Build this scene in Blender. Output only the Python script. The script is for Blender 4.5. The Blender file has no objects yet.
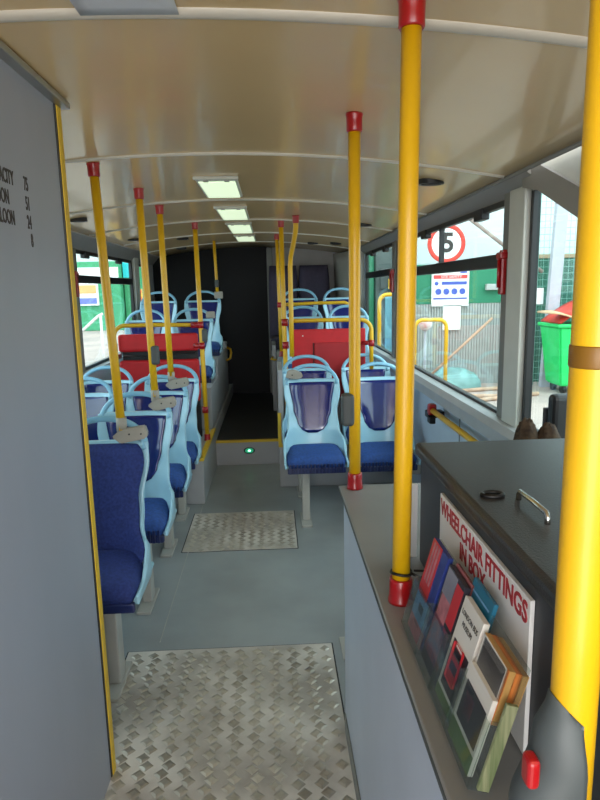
import bpy, bmesh, math, random
from mathutils import Vector, Matrix
random.seed(7)
PI = math.pi
sc = bpy.context.scene
COL = sc.collection

# ------------------------------------------------------------------ camera
cam_d = bpy.data.cameras.new('camera'); cam = bpy.data.objects.new('camera', cam_d); COL.objects.link(cam)
cam_d.sensor_fit = 'VERTICAL'; cam_d.sensor_height = 36.0; cam_d.lens = 615 / 800 * 36.0
cam_d.clip_start = 0.02; cam_d.clip_end = 500
Rm = Matrix(((0.99871158, 0.02857503, -0.04193627), (-0.04635481, 0.17742703, -0.98304165), (-0.02064982, 0.98371902, 0.17852302)))
m4 = Rm.to_4x4(); m4.translation = Vector((0, 0, 1.55)); 
Y_AX = Rm @ Vector((0, 0, -1))
cam.matrix_world = m4
sc.camera = cam

# ------------------------------------------------------------------ world, sun, exposure
w = bpy.data.worlds.new('world'); sc.world = w; w.use_nodes = True
nt = w.node_tree; bg = nt.nodes['Background']
tc = nt.nodes.new('ShaderNodeTexCoord'); sep = nt.nodes.new('ShaderNodeSeparateXYZ'); rmp = nt.nodes.new('ShaderNodeValToRGB')
nt.links.new(tc.outputs['Generated'], sep.inputs[0]); nt.links.new(sep.outputs['Z'], rmp.inputs[0]); nt.links.new(rmp.outputs[0], bg.inputs[0])
rmp.color_ramp.elements[0].color = (0.86, 0.93, 1.0, 1); rmp.color_ramp.elements[1].color = (0.80, 0.90, 1.0, 1)
bg.inputs[1].default_value = 1.95
sun_d = bpy.data.lights.new('sun', 'SUN'); sun_d.energy = 1.0; sun_d.angle = 0.6; sun_d.color = (1.0, 0.97, 0.92)
sun = bpy.data.objects.new('sun', sun_d); COL.objects.link(sun); sun.rotation_euler = (math.radians(35), math.radians(28), 0)
def area(name, loc, rot, sx, sy, e, col):
    d = bpy.data.lights.new(name, 'AREA'); d.shape = 'RECTANGLE'; d.size = sx; d.size_y = sy; d.energy = e; d.color = col
    o = bpy.data.objects.new(name, d); COL.objects.link(o); o.location = loc; o.rotation_euler = rot; return o
# added fill lamp behind the camera, boosting daylight from the open bus front
area('front_fill', (-.1, -.88, 1.2), (math.radians(90), 0, 0), 2.0, 1.5, 19, (1.0, .96, .90))
sc.view_settings.view_transform = 'Standard'; sc.view_settings.look = 'None'; sc.view_settings.gamma = 1.0
sc.view_settings.use_curve_mapping = False
sc.view_settings.exposure = 1.18
sc.cycles.max_bounces = 8; sc.cycles.diffuse_bounces = 5; sc.cycles.transparent_max_bounces = 24
sc.cycles.use_denoising = True; sc.cycles.sample_clamp_indirect = 6.0

# ------------------------------------------------------------------ materials
def lin(c):
    return tuple((x / 255 / 12.92) if x / 255 <= .04045 else ((x / 255 + .055) / 1.055) ** 2.4 for x in c) + (1.0,)
MATS = {}
def mat(name, col, rough=.5, metal=0., coat=0., spec=.5, noise=0., nscale=8., col2=None, bump=0., bscale=60., emit=0., stretch=None):
    if name in MATS: return MATS[name]
    m = bpy.data.materials.new(name); m.use_nodes = True; n = m.node_tree; b = n.nodes['Principled BSDF']
    b.inputs['Base Color'].default_value = lin(col); b.inputs['Roughness'].default_value = rough
    b.inputs['Metallic'].default_value = metal; b.inputs['Coat Weight'].default_value = coat
    b.inputs['Coat Roughness'].default_value = .06; b.inputs['Specular IOR Level'].default_value = spec
    t = n.nodes.new('ShaderNodeTexCoord')
    src = t.outputs['Object']
    if stretch:
        mp = n.nodes.new('ShaderNodeMapping'); mp.inputs['Scale'].default_value = stretch
        n.links.new(src, mp.inputs[0]); src = mp.outputs[0]
    nz = n.nodes.new('ShaderNodeTexNoise'); nz.inputs['Scale'].default_value = nscale; nz.inputs['Detail'].default_value = 5
    n.links.new(src, nz.inputs['Vector'])
    r = n.nodes.new('ShaderNodeValToRGB'); r.color_ramp.elements[0].position = .35; r.color_ramp.elements[1].position = .68
    c1 = lin(col); c2 = lin(col2) if col2 else tuple(v * (1 - noise) for v in c1[:3]) + (1,)
    r.color_ramp.elements[0].color = c1; r.color_ramp.elements[1].color = c2
    n.links.new(nz.outputs['Fac'], r.inputs[0]); n.links.new(r.outputs[0], b.inputs['Base Color'])
    if bump:
        nb = n.nodes.new('ShaderNodeTexNoise'); nb.inputs['Scale'].default_value = bscale; nb.inputs['Detail'].default_value = 3
        bp = n.nodes.new('ShaderNodeBump'); bp.inputs['Strength'].default_value = bump; bp.inputs['Distance'].default_value = .004
        n.links.new(src, nb.inputs['Vector']); n.links.new(nb.outputs['Fac'], bp.inputs['Height']); n.links.new(bp.outputs[0], b.inputs['Normal'])
    if emit:
        b.inputs['Emission Color'].default_value = lin(col); b.inputs['Emission Strength'].default_value = emit
    MATS[name] = m; return m
def glassmat(name, tint=(240, 250, 250), refl=.06, frost=0.):
    m = bpy.data.materials.new(name); m.use_nodes = True; n = m.node_tree; n.nodes.clear()
    o = n.nodes.new('ShaderNodeOutputMaterial'); tr = n.nodes.new('ShaderNodeBsdfTransparent'); gl = n.nodes.new('ShaderNodeBsdfGlossy')
    tr.inputs[0].default_value = lin(tint); gl.inputs['Roughness'].default_value = .03
    lw = n.nodes.new('ShaderNodeLayerWeight'); lw.inputs[0].default_value = .5
    pw = n.nodes.new('ShaderNodeMath'); pw.operation = 'POWER'; pw.inputs[1].default_value = 4.0; n.links.new(lw.outputs['Facing'], pw.inputs[0])
    fr = n.nodes.new('ShaderNodeMath'); fr.operation = 'MULTIPLY_ADD'; fr.inputs[1].default_value = .35; fr.inputs[2].default_value = .03; n.links.new(pw.outputs[0], fr.inputs[0])
    mx = n.nodes.new('ShaderNodeMixShader'); n.links.new(fr.outputs[0], mx.inputs[0]); n.links.new(tr.outputs[0], mx.inputs[1]); n.links.new(gl.outputs[0], mx.inputs[2])
    last = mx
    if frost:
        df = n.nodes.new('ShaderNodeBsdfDiffuse'); df.inputs[0].default_value = lin((215, 220, 225))
        m2 = n.nodes.new('ShaderNodeMixShader'); m2.inputs[0].default_value = frost
        n.links.new(mx.outputs[0], m2.inputs[1]); n.links.new(df.outputs[0], m2.inputs[2]); last = m2
    n.links.new(last.outputs[0], o.inputs[0]); return m

M = {}
M['ceil'] = mat('cream_laminate', (212, 184, 136), .26, coat=.25, noise=.06, nscale=1.5, bump=.02, bscale=4)
M['ceilbar'] = mat('ceiling_strip', (205, 198, 182), .4)
M['floor'] = mat('vinyl_floor', (152, 157, 157), .36, noise=.22, nscale=2.2, col2=(134, 138, 137), bump=.05, bscale=500)
M['darkfloor'] = mat('dark_vinyl', (46, 46, 47), .5, noise=.2)
M['grey'] = mat('grey_laminate', (164, 164, 165), .4, noise=.06, nscale=2)
M['partition'] = mat('partition_laminate', (152, 157, 168), .36, noise=.10, nscale=3, stretch=(1, 1, .3))
M['cove'] = mat('cove_grey', (146, 142, 134), .5, noise=.08, nscale=4)
M['counter'] = mat('counter_grey', (192, 202, 216), .35, noise=.10, nscale=3)
M['countertop'] = mat('countertop_grey', (140, 140, 138), .35, noise=.15, nscale=4)
M['wallblue'] = mat('pale_blue_wall', (190, 203, 218), .45, noise=.05)
M['sill'] = mat('sill_grey', (165, 168, 170), .4, noise=.08)
M['pillar'] = mat('pillar_white', (206, 206, 196), .4, noise=.06)
M['pillarside'] = mat('pillar_edge', (120, 120, 114), .5)
M['rub'] = mat('black_rubber', (12, 12, 13), .45)
M['black'] = mat('black_panel', (7, 7, 9), .55, spec=.25)
M['boxtop'] = mat('black_vinyl_top', (52, 50, 50), .42, noise=.25, nscale=4, bump=.15, bscale=300)
M['boxside'] = mat('box_side', (52, 54, 58), .5, noise=.2)
M['yellow'] = mat('yellow_pole', (222, 172, 12), .38, coat=.15, noise=.05, nscale=10, bump=.04, bscale=200)
M['yelltrim'] = mat('yellow_trim', (214, 176, 40), .5)
M['tape'] = mat('tape_wrap', (128, 88, 14), .4, noise=.2)
M['red'] = mat('red_plastic', (158, 10, 16), .3, coat=.3)
M['redpad'] = mat('red_moquette', (206, 26, 34), .6, noise=.1, nscale=20, bump=.1, bscale=300)
M['shell'] = mat('pale_blue_shell', (160, 206, 224), .3, coat=.3, noise=.04)
M['shell2'] = mat('handle_blue', (128, 180, 206), .35, coat=.2)
M['insert'] = mat('navy_gloss', (14, 30, 100), .14, coat=1.0, noise=.05)
M['cush'] = mat('blue_moquette', (34, 76, 148), .75, noise=.35, nscale=60, bump=.2, bscale=400)
M['cush2'] = mat('blue_moquette_near', (38, 56, 124), .8, nscale=90, col2=(26, 42, 98), bump=.3, bscale=350)
M['navyp'] = mat('navy_plastic', (22, 34, 82), .3, coat=.3)
M['leg'] = mat('leg_grey', (172, 170, 162), .45, noise=.1)
M['clamp'] = mat('clamp_beige', (160, 154, 142), .5, noise=.1, nscale=20)
M['dgrey'] = mat('dark_grey_plastic', (66, 72, 72), .5)
M['chrome'] = mat('chrome', (205, 205, 200), .2, metal=1.)
M['plum'] = mat('plum_moquette', (74, 68, 88), .85, noise=.15, nscale=30)
M['rear'] = mat('rear_wall_grey', (176, 170, 166), .6, noise=.08)
M['white'] = mat('white_card', (232, 230, 226), .5)
M['paperw'] = mat('paper_white', (224, 222, 214), .6, noise=.04)
M['textdark'] = mat('dark_lettering', (52, 46, 42), .6)
M['textred'] = mat('red_lettering', (168, 30, 40), .5)
M['alu'] = mat('aluminium', (176, 174, 168), .34, metal=.85, noise=.2, nscale=6)
M['glass'] = glassmat('window_glass', (236, 246, 245))
M['acrylic'] = glassmat('clear_acrylic', (236, 240, 238), frost=.03)
M['sticker'] = glassmat('clear_plastic_film', (232, 236, 240), frost=.75)

# diamond plate: worn metal with dirt patches
def platemat():
    m = bpy.data.materials.new('tread_plate_metal'); m.use_nodes = True; n = m.node_tree; b = n.nodes['Principled BSDF']
    b.inputs['Metallic'].default_value = .2; b.inputs['Roughness'].default_value = .42
    t = n.nodes.new('ShaderNodeTexCoord'); nz = n.nodes.new('ShaderNodeTexNoise'); nz.inputs['Scale'].default_value = 3.2; nz.inputs['Detail'].default_value = 8
    n.links.new(t.outputs['Object'], nz.inputs['Vector'])
    r = n.nodes.new('ShaderNodeValToRGB'); r.color_ramp.elements[0].position = .36; r.color_ramp.elements[1].position = .62
    r.color_ramp.elements[0].color = lin((158, 150, 140)); r.color_ramp.elements[1].color = lin((220, 213, 203))
    n.links.new(nz.outputs['Fac'], r.inputs[0]); n.links.new(r.outputs[0], b.inputs['Base Color'])
    r2 = n.nodes.new('ShaderNodeMapRange'); r2.inputs[3].default_value = .5; r2.inputs[4].default_value = .3
    n.links.new(nz.outputs['Fac'], r2.inputs[0]); n.links.new(r2.outputs[0], b.inputs['Roughness'])
    return m
M['plate'] = platemat()
M['plateraise'] = mat('tread_lozenge', (214, 206, 192), .36, metal=.6, noise=.3, nscale=5, col2=(156, 148, 136))

# ------------------------------------------------------------------ mesh helpers
class MB:
    def __init__(s): s.bm = bmesh.new()
    def _xf(s, vs, mtx):
        if mtx is not None:
            for v in vs: v.co = mtx @ v.co
    def box(s, x0, x1, y0, y1, z0, z1, r=0., seg=2, mtx=None):
        b = bmesh.new()
        bmesh.ops.create_cube(b, size=1)
        for v in b.verts:
            v.co = Vector((x0 + (v.co.x + .5) * (x1 - x0), y0 + (v.co.y + .5) * (y1 - y0), z0 + (v.co.z + .5) * (z1 - z0)))
        if r > 0:
            bmesh.ops.bevel(b, geom=b.edges[:], offset=r, segments=seg, profile=.5, affect='EDGES')
        s._xf(b.verts, mtx); s.merge(b); return s
    def merge(s, b):
        me = bpy.data.meshes.new('tmp'); b.to_mesh(me); b.free(); s.bm.from_mesh(me); bpy.data.meshes.remove(me)
    def tube(s, pts, r, seg=14, cap=True, flat=1.0, closed=False):
        pts = [Vector(p) for p in pts]; n = len(pts); rings = []; up = None
        for i, p in enumerate(pts):
            if closed: t = pts[(i + 1) % n] - pts[i - 1]
            else: t = (pts[min(i + 1, n - 1)] - pts[max(i - 1, 0)])
            t.normalize()
            if up is None:
                up = Vector((0, 0, 1)) if abs(t.z) < .9 else Vector((0, 1, 0))
            a = t.cross(up).normalized(); b2 = a.cross(t).normalized(); up = b2
            rr = r[i] if isinstance(r, (list, tuple)) else r
            rings.append([s.bm.verts.new(p + a * math.cos(k / seg * 2 * PI) * rr + b2 * math.sin(k / seg * 2 * PI) * rr * flat) for k in range(seg)])
        rng = range(n) if closed else range(n - 1)
        for i in rng:
            A, B = rings[i], rings[(i + 1) % n]
            for k in range(seg):
                f = s.bm.faces.new((A[k], A[(k + 1) % seg], B[(k + 1) % seg], B[k])); f.smooth = True
        if cap and not closed:
            s.bm.faces.new(rings[0][::-1]); s.bm.faces.new(rings[-1])
        return s
    def prism(s, poly, axis, a, b):
        """poly: 2D outline; axis: extrusion axis; a,b: range"""
        def P(p, t):
            return {'x': (t, p[0], p[1]), 'y': (p[0], t, p[1]), 'z': (p[0], p[1], t)}[axis]
        A = [s.bm.verts.new(P(p, a)) for p in poly]; B = [s.bm.verts.new(P(p, b)) for p in poly]
        n = len(poly)
        s.bm.faces.new(A[::-1]); s.bm.faces.new(B)
        for i in range(n): s.bm.faces.new((A[i], A[(i + 1) % n], B[(i + 1) % n], B[i]))
        return s
    def grid(s, F, nu, nv, smooth=True):
        V = [[s.bm.verts.new(F(i / nu, j / nv)) for i in range(nu + 1)] for j in range(nv + 1)]
        for j in range(nv):
            for i in range(nu):
                f = s.bm.faces.new((V[j][i], V[j][i + 1], V[j + 1][i + 1], V[j + 1][i])); f.smooth = smooth
        return V
    def slab(s, F, B, nu, nv):
        """closed solid between the front surface F(u,v) and the back surface B(u,v)"""
        A = s.grid(F, nu, nv); C = s.grid(B, nu, nv)
        def strip(a, c):
            for i in range(len(a) - 1):
                f = s.bm.faces.new((a[i], c[i], c[i + 1], a[i + 1])); f.smooth = True
        strip(A[0], C[0]); strip(A[-1][::-1], C[-1][::-1])
        strip([r[0] for r in A][::-1], [r[0] for r in C][::-1]); strip([r[-1] for r in A], [r[-1] for r in C])
        return s
    def ball(s, c, rx, ry, rz, nu=16, nv=10, jit=0.):
        b = bmesh.new(); bmesh.ops.create_uvsphere(b, u_segments=nu, v_segments=nv, radius=1)
        for v in b.verts:
            k = 1 + random.uniform(-jit, jit); v.co = Vector((c[0] + v.co.x * rx * k, c[1] + v.co.y * ry * k, c[2] + v.co.z * rz * k))
        for f in b.faces: f.smooth = True
        s.merge(b); return s
    def build(s, name, m, parent=None, recalc=True, loc=None):
        if recalc: bmesh.ops.recalc_face_normals(s.bm, faces=s.bm.faces[:])
        me = bpy.data.meshes.new(name); s.bm.to_mesh(me); s.bm.free()
        o = bpy.data.objects.new(name, me); COL.objects.link(o)
        if isinstance(m, (list, tuple)):
            for k in m: me.materials.append(k)
        else: me.materials.append(m)
        if loc is not None:
            L = Vector(loc); me.transform(Matrix.Translation(-L)); o.location = L
        if parent is not None:
            o.parent = parent
        return o
def tag(o, label=None, cat=None, group=None, kind=None):
    if label: o['label'] = label
    if cat: o['category'] = cat
    if group: o['group'] = group
    if kind: o['kind'] = kind
    return o
def empty(name, loc, label=None, cat=None, group=None, kind=None):
    o = bpy.data.objects.new(name, None); COL.objects.link(o); o.location = loc; o.empty_display_size = .05
    return tag(o, label, cat, group, kind)
def struct(o, label=None): return tag(o, label, None, None, 'structure')
def kids(o): return [c for c in bpy.data.objects if c.parent == o]
def copy_tree(o, parent=None):
    c = o.copy(); COL.objects.link(c); c.parent = parent
    for ch in kids(o): copy_tree(ch, c)
    return c
def text(name, s, m, mtx, size, parent=None, align='CENTER', depth=.0006, sx=1.0, bold=0.):
    cu = bpy.data.curves.new('txt', 'FONT'); cu.body = s; cu.size = size; cu.align_x = align; cu.align_y = 'CENTER'; cu.extrude = depth; cu.offset = bold
    cu.resolution_u = 3
    t = bpy.data.objects.new('txt', cu); COL.objects.link(t)
    dg = bpy.context.evaluated_depsgraph_get(); me = bpy.data.meshes.new_from_object(t.evaluated_get(dg))
    bpy.data.objects.remove(t); bpy.data.curves.remove(cu)
    me.transform(Matrix.Diagonal((sx, 1, 1, 1))); me.transform(mtx)
    o = bpy.data.objects.new(name, me); COL.objects.link(o); me.materials.clear(); me.materials.append(m)
    if parent is not None: o.parent = parent
    return o
def frame_mtx(xa, ya, loc):
    xa = Vector(xa).normalized(); ya = Vector(ya).normalized(); za = xa.cross(ya)
    m = Matrix((xa, ya, za)).transposed().to_4x4(); m.translation = Vector(loc); return m
def sm(a, b, t):
    t = max(0, min(1, (t - a) / (b - a))); return t * t * (3 - 2 * t)
def interp(tab, z):
    if z <= tab[0][0]: return tab[0][1]
    for (a, fa), (b, fb) in zip(tab, tab[1:]):
        if z <= b:
            t = (z - a) / (b - a); t = t * t * (3 - 2 * t); return fa + (fb - fa) * t
    return tab[-1][1]

# ================================================================== THE BUS SHELL
XL, XR = -1.47, 1.03
YF, YB = -.9, 8.05
def cz(x): return 2.075 - .075 * (x + .22) ** 2
# floor
struct(MB().box(XL, XR, YF, 5.38, -.05, 0).build('floor', M['floor']), 'grey-blue vinyl floor of the bus')
struct(MB().box(-.53, .03, 5.38, YB, -.05, .22).build('floor', M['darkfloor']), 'dark raised rear aisle floor')
st = MB().box(-.53, .03, 5.365, 5.38, .0, .205).build('trim_1', M['grey']); struct(st, 'grey riser below the yellow aisle step edge')
struct(MB().box(-.53, .03, 5.355, 5.40, .205, .224, .003).build('trim_2', M['yelltrim']), 'yellow nosing on the aisle step')
struct(MB().box(-.545, -.541, 2.55, 4.34, 0, .002).build('trim_3', M['leg']), 'pale seam line in the floor vinyl')

# ceiling: curved laminate
b = MB()
b.slab(lambda u, v: (XL + .1 + u * (XR - XL - .17), YF + v * (YB - YF), cz(XL + .1 + u * (XR - XL - .17))),
       lambda u, v: (XL + .1 + u * (XR - XL - .17), YF + v * (YB - YF), cz(XL + .1 + u * (XR - XL - .17)) + .03), 24, 12)
struct(b.build('ceiling', M['ceil']), 'glossy cream curved ceiling')
for i, (yy, wd) in enumerate([(1.30, .045), (2.535, .022), (3.78, .022), (4.83, .022), (5.93, .022), (7.05, .022)]):
    b = MB()
    b.slab(lambda u, v: (XL + .12 + u * (XR - XL - .21), yy - wd / 2 + v * wd, cz(XL + .12 + u * (XR - XL - .21)) - .007 * (1 - (2 * v - 1) ** 2) - .002),
           lambda u, v: (XL + .12 + u * (XR - XL - .21), yy - wd / 2 + v * wd, cz(XL + .12 + u * (XR - XL - .21)) + .002), 24, 4)
    struct(b.build('trim_%d' % (4 + i), M['ceilbar']), 'pale joint strip across the ceiling')

# side walls ------------------------------------------------------
def wall_side(name, X0, X1, holes, y0, y1):
    """holes: (ya, yb, za, zb) window openings sorted along y"""
    b = MB(); y = y0
    for ya, yb, za, zb in holes:
        b.box(X0, X1, y, ya, -.05, 2.02); b.box(X0, X1, ya, yb, -.05, za); b.box(X0, X1, ya, yb, zb, 2.02); y = yb
    b.box(X0, X1, y, y1, -.05, 2.02)
    return b
holesR = [(1.20, 2.44, .955, 1.905), (2.70, 5.05, .955, 1.905), (5.20, 6.72, .955, 1.905)]
wr = wall_side('wall_right', XR, XR + .02, holesR, YF, YB).build('wall_right', M['wallblue']); struct(wr, 'pale blue and grey right side wall')
holesL = [(1.95, 4.58, .955, 1.87), (4.82, 6.72, .955, 1.87), (7.02, 7.55, 1.3, 1.85)]
wl = wall_side('wall_left', XL - .02, XL, holesL, YF, YB).build('wall_left', M['grey']); struct(wl, 'grey left side wall')
# coves (grey strip between ceiling and window head)
def cove(name, xs, X, zlow, y0, y1, lab):
    s_ = 1 if X > 0 else -1
    poly = [(xs, cz(xs) + .02), (xs, cz(xs) - .004), (xs + s_ * .02, cz(xs) - .02), (X - s_ * .004, zlow + .01), (X - s_ * .004, zlow), (X, zlow), (X, cz(xs) + .02)]
    b = MB(); b.prism(poly, 'y', y0, y1); return struct(b.build(name, M['cove']), lab)
cove('trim_10', .955, XR, 1.905, 2.36, YB, 'grey cove panel above the right windows')
cove('trim_11', -1.38, XL, 1.87, 1.80, YB, 'grey cove panel above the left windows')
# front part of the right cove: diagonal grey band under a pale panel
b = MB(); b.prism([(2.40, 2.02), (YF, 2.02), (YF, 1.30), (1.1, 1.30), (2.36, 1.985)], 'x', XR - .035, XR)
struct(b.build('trim_12', M['pillar']), 'pale triangular panel above the diagonal window head')
b = MB(); b.prism([(2.44, 1.99), (2.36, 2.0), (1.05, 1.465), (1.05, 1.36), (2.30, 1.885), (2.44, 1.915)], 'x', XR - .05, XR)
struct(b.build('trim_13', M['cove']), 'grey diagonal band over the front right window')
b = MB().tube([(.955, YF, cz(.955) - .004), (.955, YB, cz(.955) - .004)], .009, 8)
struct(b.build('trim_14', M['pillarside']), 'grey bead along the ceiling edge')
# pillars and ledges
struct(MB().box(XR - .03, XR, 2.46, 2.62, .95, 1.93, .006).build('trim_15', M['pillar']), 'white window pillar by the luggage box')
struct(MB().box(XR - .022, XR, 2.62, 2.70, .95, 1.93, .004).build('trim_16', M['pillarside']), 'grey edge of the window pillar')
struct(MB().box(XR - .02, XR, 5.06, 5.19, .95, 1.91, .004).build('trim_17', M['pillarside']), 'grey pillar between the right windows')
struct(MB().box(XL, XL + .02, 4.60, 4.80, .95, 1.88, .004).build('trim_18', M['pillarside']), 'grey pillar between the left windows')
b = MB(); b.prism([(XR, .965), (XR - .055, .955), (XR - .075, .925), (XR - .075, .87), (XR - .04, .845), (XR, .845)], 'y', 1.2, 6.8)
struct(b.build('trim_19', M['sill']), 'grey sill ledge under the right windows')
b = MB(); b.prism([(XL, .955), (XL, .86), (XL + .045, .86), (XL + .045, .945)], 'y', 1.9, 6.8)
struct(b.build('trim_20', M['sill']), 'grey sill ledge under the left windows')
struct(MB().box(XR - .004, XR, 3.30, 3.306, .05, .845).build('trim_21', M['pillarside']), 'panel joint in the pale blue side wall')
# rear
struct(MB().box(XL, -.04, 7.95, 8.05, .0, 2.09).build('wall_rear', M['black']), 'black bulkhead closing the left of the rear end')
struct(MB().box(-.04, XR, YB, YB + .05, .0, 2.11).build('wall_rear', M['rear']), 'grey rear wall behind the high back seat')
struct(MB().box(-.045, .03, 7.9, YB, .22, 2.06, .01).build('trim_22', M['pillarside']), 'grey vertical edge beside the black bulkhead')
b = MB(); b.slab(lambda u, v: (XR - .02 - .16 * (1 - math.cos(u * PI / 2)) - .05 * v, 6.85 + 1.15 * u, .95 + v * 1.02),
                 lambda u, v: (XR, 6.85 + 1.15 * u, .95 + v * 1.02), 10, 8)
struct(b.build('trim_23', M['pillar']), 'cream curved rear corner pillar on the right')
struct(MB().box(XL, XL + .03, 6.76, 6.98, .9, 1.95, .01).build('trim_24', M['pillar']), 'pale pillar behind the last left window')

# windows ---------------------------------------------------------
def window(n, X, side, y0, y1, z0, z1, zb, dividers, lab, cut=None, clips=()):
    """side=+1 right, -1 left; glass sits just outside the inner wall face"""
    xg = X + side * .012
    r = empty('window_%d' % n, (X, (y0 + y1) / 2, z0)); struct(r, lab); L = Vector(r.location)
    def bl(mb, name, m):
        o = mb.build(name, m); o.data.transform(Matrix.Translation(-L)); o.parent = r; return o
    a, c = sorted((X - side * .008, X + side * .024))
    b = MB()
    if cut is None:
        b.box(a, c, y0 - .012, y0 + .02, z0, z1, .003); b.box(a, c, y1 - .02, y1 + .012, z0, z1, .003)
        b.box(a, c, y0, y1, z0 - .012, z0 + .022, .003); b.box(a, c, y0, y1, z1 - .022, z1 + .005, .003)
        bl(b, 'frame', M['rub'])
        bl(MB().box(min(xg, xg + side * .006), max(xg, xg + side * .006), y0 + .01, y1 - .01, z0 + .01, z1 - .01), 'glass', M['glass'])
    else:
        b.box(a, c, y1 - .010, y1 + .014, z0, z1, .003); b.box(a, c, y0, y1, z0 - .012, z0 + .022, .003)
        bl(b, 'frame', M['rub'])
        bl(MB().prism(cut, 'x', xg, xg + side * .006), 'glass', M['glass'])
    if zb:
        bl(MB().box(a - .004, c, y0, y1, zb - .030, zb + .032, .008), 'transom_bar', M['rub'])
    for yd in dividers:
        bl(MB().box(a, c, yd - .007, yd + .007, zb or z0, z1, .003), 'hopper_divider', M['rub'])
    for yd in clips:
        bl(MB().box(a - (.01 if side > 0 else 0), c + (.01 if side < 0 else 0), yd - .06, yd + .06, z1 - .05, z1 + .004, .006), 'hopper_catch', M['rub'])
    return r
window(1, XR, 1, 1.20, 2.44, .955, 1.905, None, (), 'large fixed window beside the luggage box with a sloping head',
       cut=[(1.2, .96), (2.43, .96), (2.43, 1.90), (2.3, 1.885), (1.2, 1.44)])
window(2, XR, 1, 2.70, 5.05, .955, 1.905, 1.652, (3.78,), 'right window with top hopper beside the forward facing seats', clips=(3.06, 4.15))
window(3, XR, 1, 5.20, 6.72, .955, 1.905, 1.67, (), 'rearmost right side window with a black transom', clips=(5.6, 6.3))
window(4, XL, -1, 1.95, 4.58, .955, 1.87, 1.66, (3.3,), 'left window mostly hidden behind the grey partition')
window(5, XL, -1, 4.82, 6.72, .955, 1.87, 1.655, (5.75,), 'left window beside the seats with a black transom', clips=(5.1, 6.2))
window(6, XL, -1, 7.02, 7.55, 1.3, 1.85, None, (), 'small rear window on the left side')
# emergency hammers
for (x, y, z, sd, lab) in [(XR - .03, 2.665, 1.605, 1, 'red emergency hammer holder on the white pillar of the right side'),
                           (XR - .03, 5.12, 1.60, 1, 'red emergency hammer holder on the far right window pillar'),
                           (XL + .035, 4.70, 1.62, -1, 'red emergency hammer holder beside the left window')]:
    h = empty('emergency_hammer', (x, y, z - .1), lab, 'hammer')
    MB().box(-.012, .012, -.022, .022, 0, .19, .006).build('holder', M['red'], h)
    MB().box(-.022, .016, -.030, .030, .15, .18, .006).build('hammer_head', M['red'], h)
    MB().tube([(-.018, 0, .03), (-.018, 0, .15)], .007, 8).build('handle', M['red'], h)

# ================================================================== PARTITION (stair casing) on the left
p = empty('stair_partition', (-.60, 1.81, 0)); struct(p, 'tall grey partition panel on the left with yellow edge')
def rel(mb, name, m, par):
    o = mb.build(name, m); o.data.transform(Matrix.Translation(-Vector(par.location))); o.parent = par; return o
rel(MB().box(-.60, -.562, YF, 1.77, 0, 2.045), 'panel', M['partition'], p)
rel(MB().box(XL, -.60, 1.74, 1.785, 0, 2.02), 'return_panel', M['partition'], p)
rel(MB().box(-.606, -.558, 1.768, 1.778, 0, 2.045, .002), 'edge_seal', M['rub'], p)
rel(MB().box(-.606, -.556, 1.778, 1.812, 0, 2.045, .002), 'yellow_edge', M['yelltrim'], p)
rel(MB().box(-.585, -.535, YF, 1.83, 2.045, 2.062, .003), 'top_channel', M['alu'], p)
xt = -.5615
def ptext(s, y, z, size, align, sx=.72):
    text('lettering', s, M['textdark'], frame_mtx((0, 1, 0), (0, 0, 1), (xt, y, z)), size, None, align, sx=sx, bold=.0006).parent = None
tx = [('CAPACITY', 1.452, 1.800, 'RIGHT'), ('75', 1.535, 1.800, 'RIGHT'), ('SALOON', 1.418, 1.756, 'RIGHT'), ('51', 1.535, 1.756, 'RIGHT'),
      ('SALOON', 1.438, 1.714, 'RIGHT'), ('24', 1.535, 1.714, 'RIGHT'), ('STANDING', 1.335, 1.673, 'RIGHT'), ('8', 1.535, 1.673, 'RIGHT')]
for s, y, z, al in tx:
    o = text('lettering', s, M['textdark'], frame_mtx((0, 1, 0), (0, 0, 1), (xt, y, z)), .043, None, al, sx=.60, bold=.0007)
    o.data.transform(Matrix.Translation(-Vector(p.location))); o.parent = p

# ================================================================== PLATFORMS, SEAT BOXES
def setpiece(name, mb, m, lab): return struct(mb.build(name, m), lab)
pz = .345
for side, (x0, x1, y0) in {'left': (XL, -.53, 4.36), 'right': (.03, XR, 4.69)}.items():
    r = empty('raised_platform', ((x0 + x1) / 2, y0, 0)); struct(r, 'grey raised seat platform on the %s with yellow nosing' % side)
    rel(MB().box(x0, x1, y0, YB, 0, pz, .004), 'platform_body', M['grey'], r)
    rel(MB().box(x0, x1, y0 - .006, y0 + .035, pz - .02, pz + .006, .003), 'nosing', M['yelltrim'], r)
    xe = x1 if side == 'left' else x0
    rel(MB().box(xe - (.03 if side == 'left' else .006), xe + (.006 if side == 'left' else .03), y0, 5.35, pz - .02, pz + .006, .003), 'nosing', M['yelltrim'], r)
# boxes that carry the rear seats
for (x0, x1, ya, yb, z, lab) in [(XL, -.545, 5.30, 6.05, .72, 'grey seat box behind the left red pads'), (XL, -.545, 6.05, 7.2, .89, 'taller grey seat box at the rear left'),
                             (.045, XR, 5.30, 6.05, .72, 'grey seat box behind the right red pads'), (.045, XR, 6.05, 6.8, .89, 'taller grey seat box at the rear right')]:
    setpiece('seat_box', MB().box(x0, x1, ya, yb, pz, z, .01), M['grey'], lab)
setpiece('seat_box', MB().box(-.02, XR, 7.0, YB, pz, .82, .01), M['grey'], 'grey base under the high back rear seat')
setpiece('corner_guard', MB().box(.024, .05, 4.684, 4.70, pz, .60, .003), M['yelltrim'], 'yellow upright edge on the right platform corner')
setpiece('side_panel', MB().box(.032, .07, 4.72, 5.30, pz, .93, .006), M['grey'], 'grey side panel beside the second right hand seat row')
setpiece('side_panel', MB().box(-.01, .035, 6.7, 7.5, .22, .95, .006), M['grey'], 'grey side panel next to the rear aisle')
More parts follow.
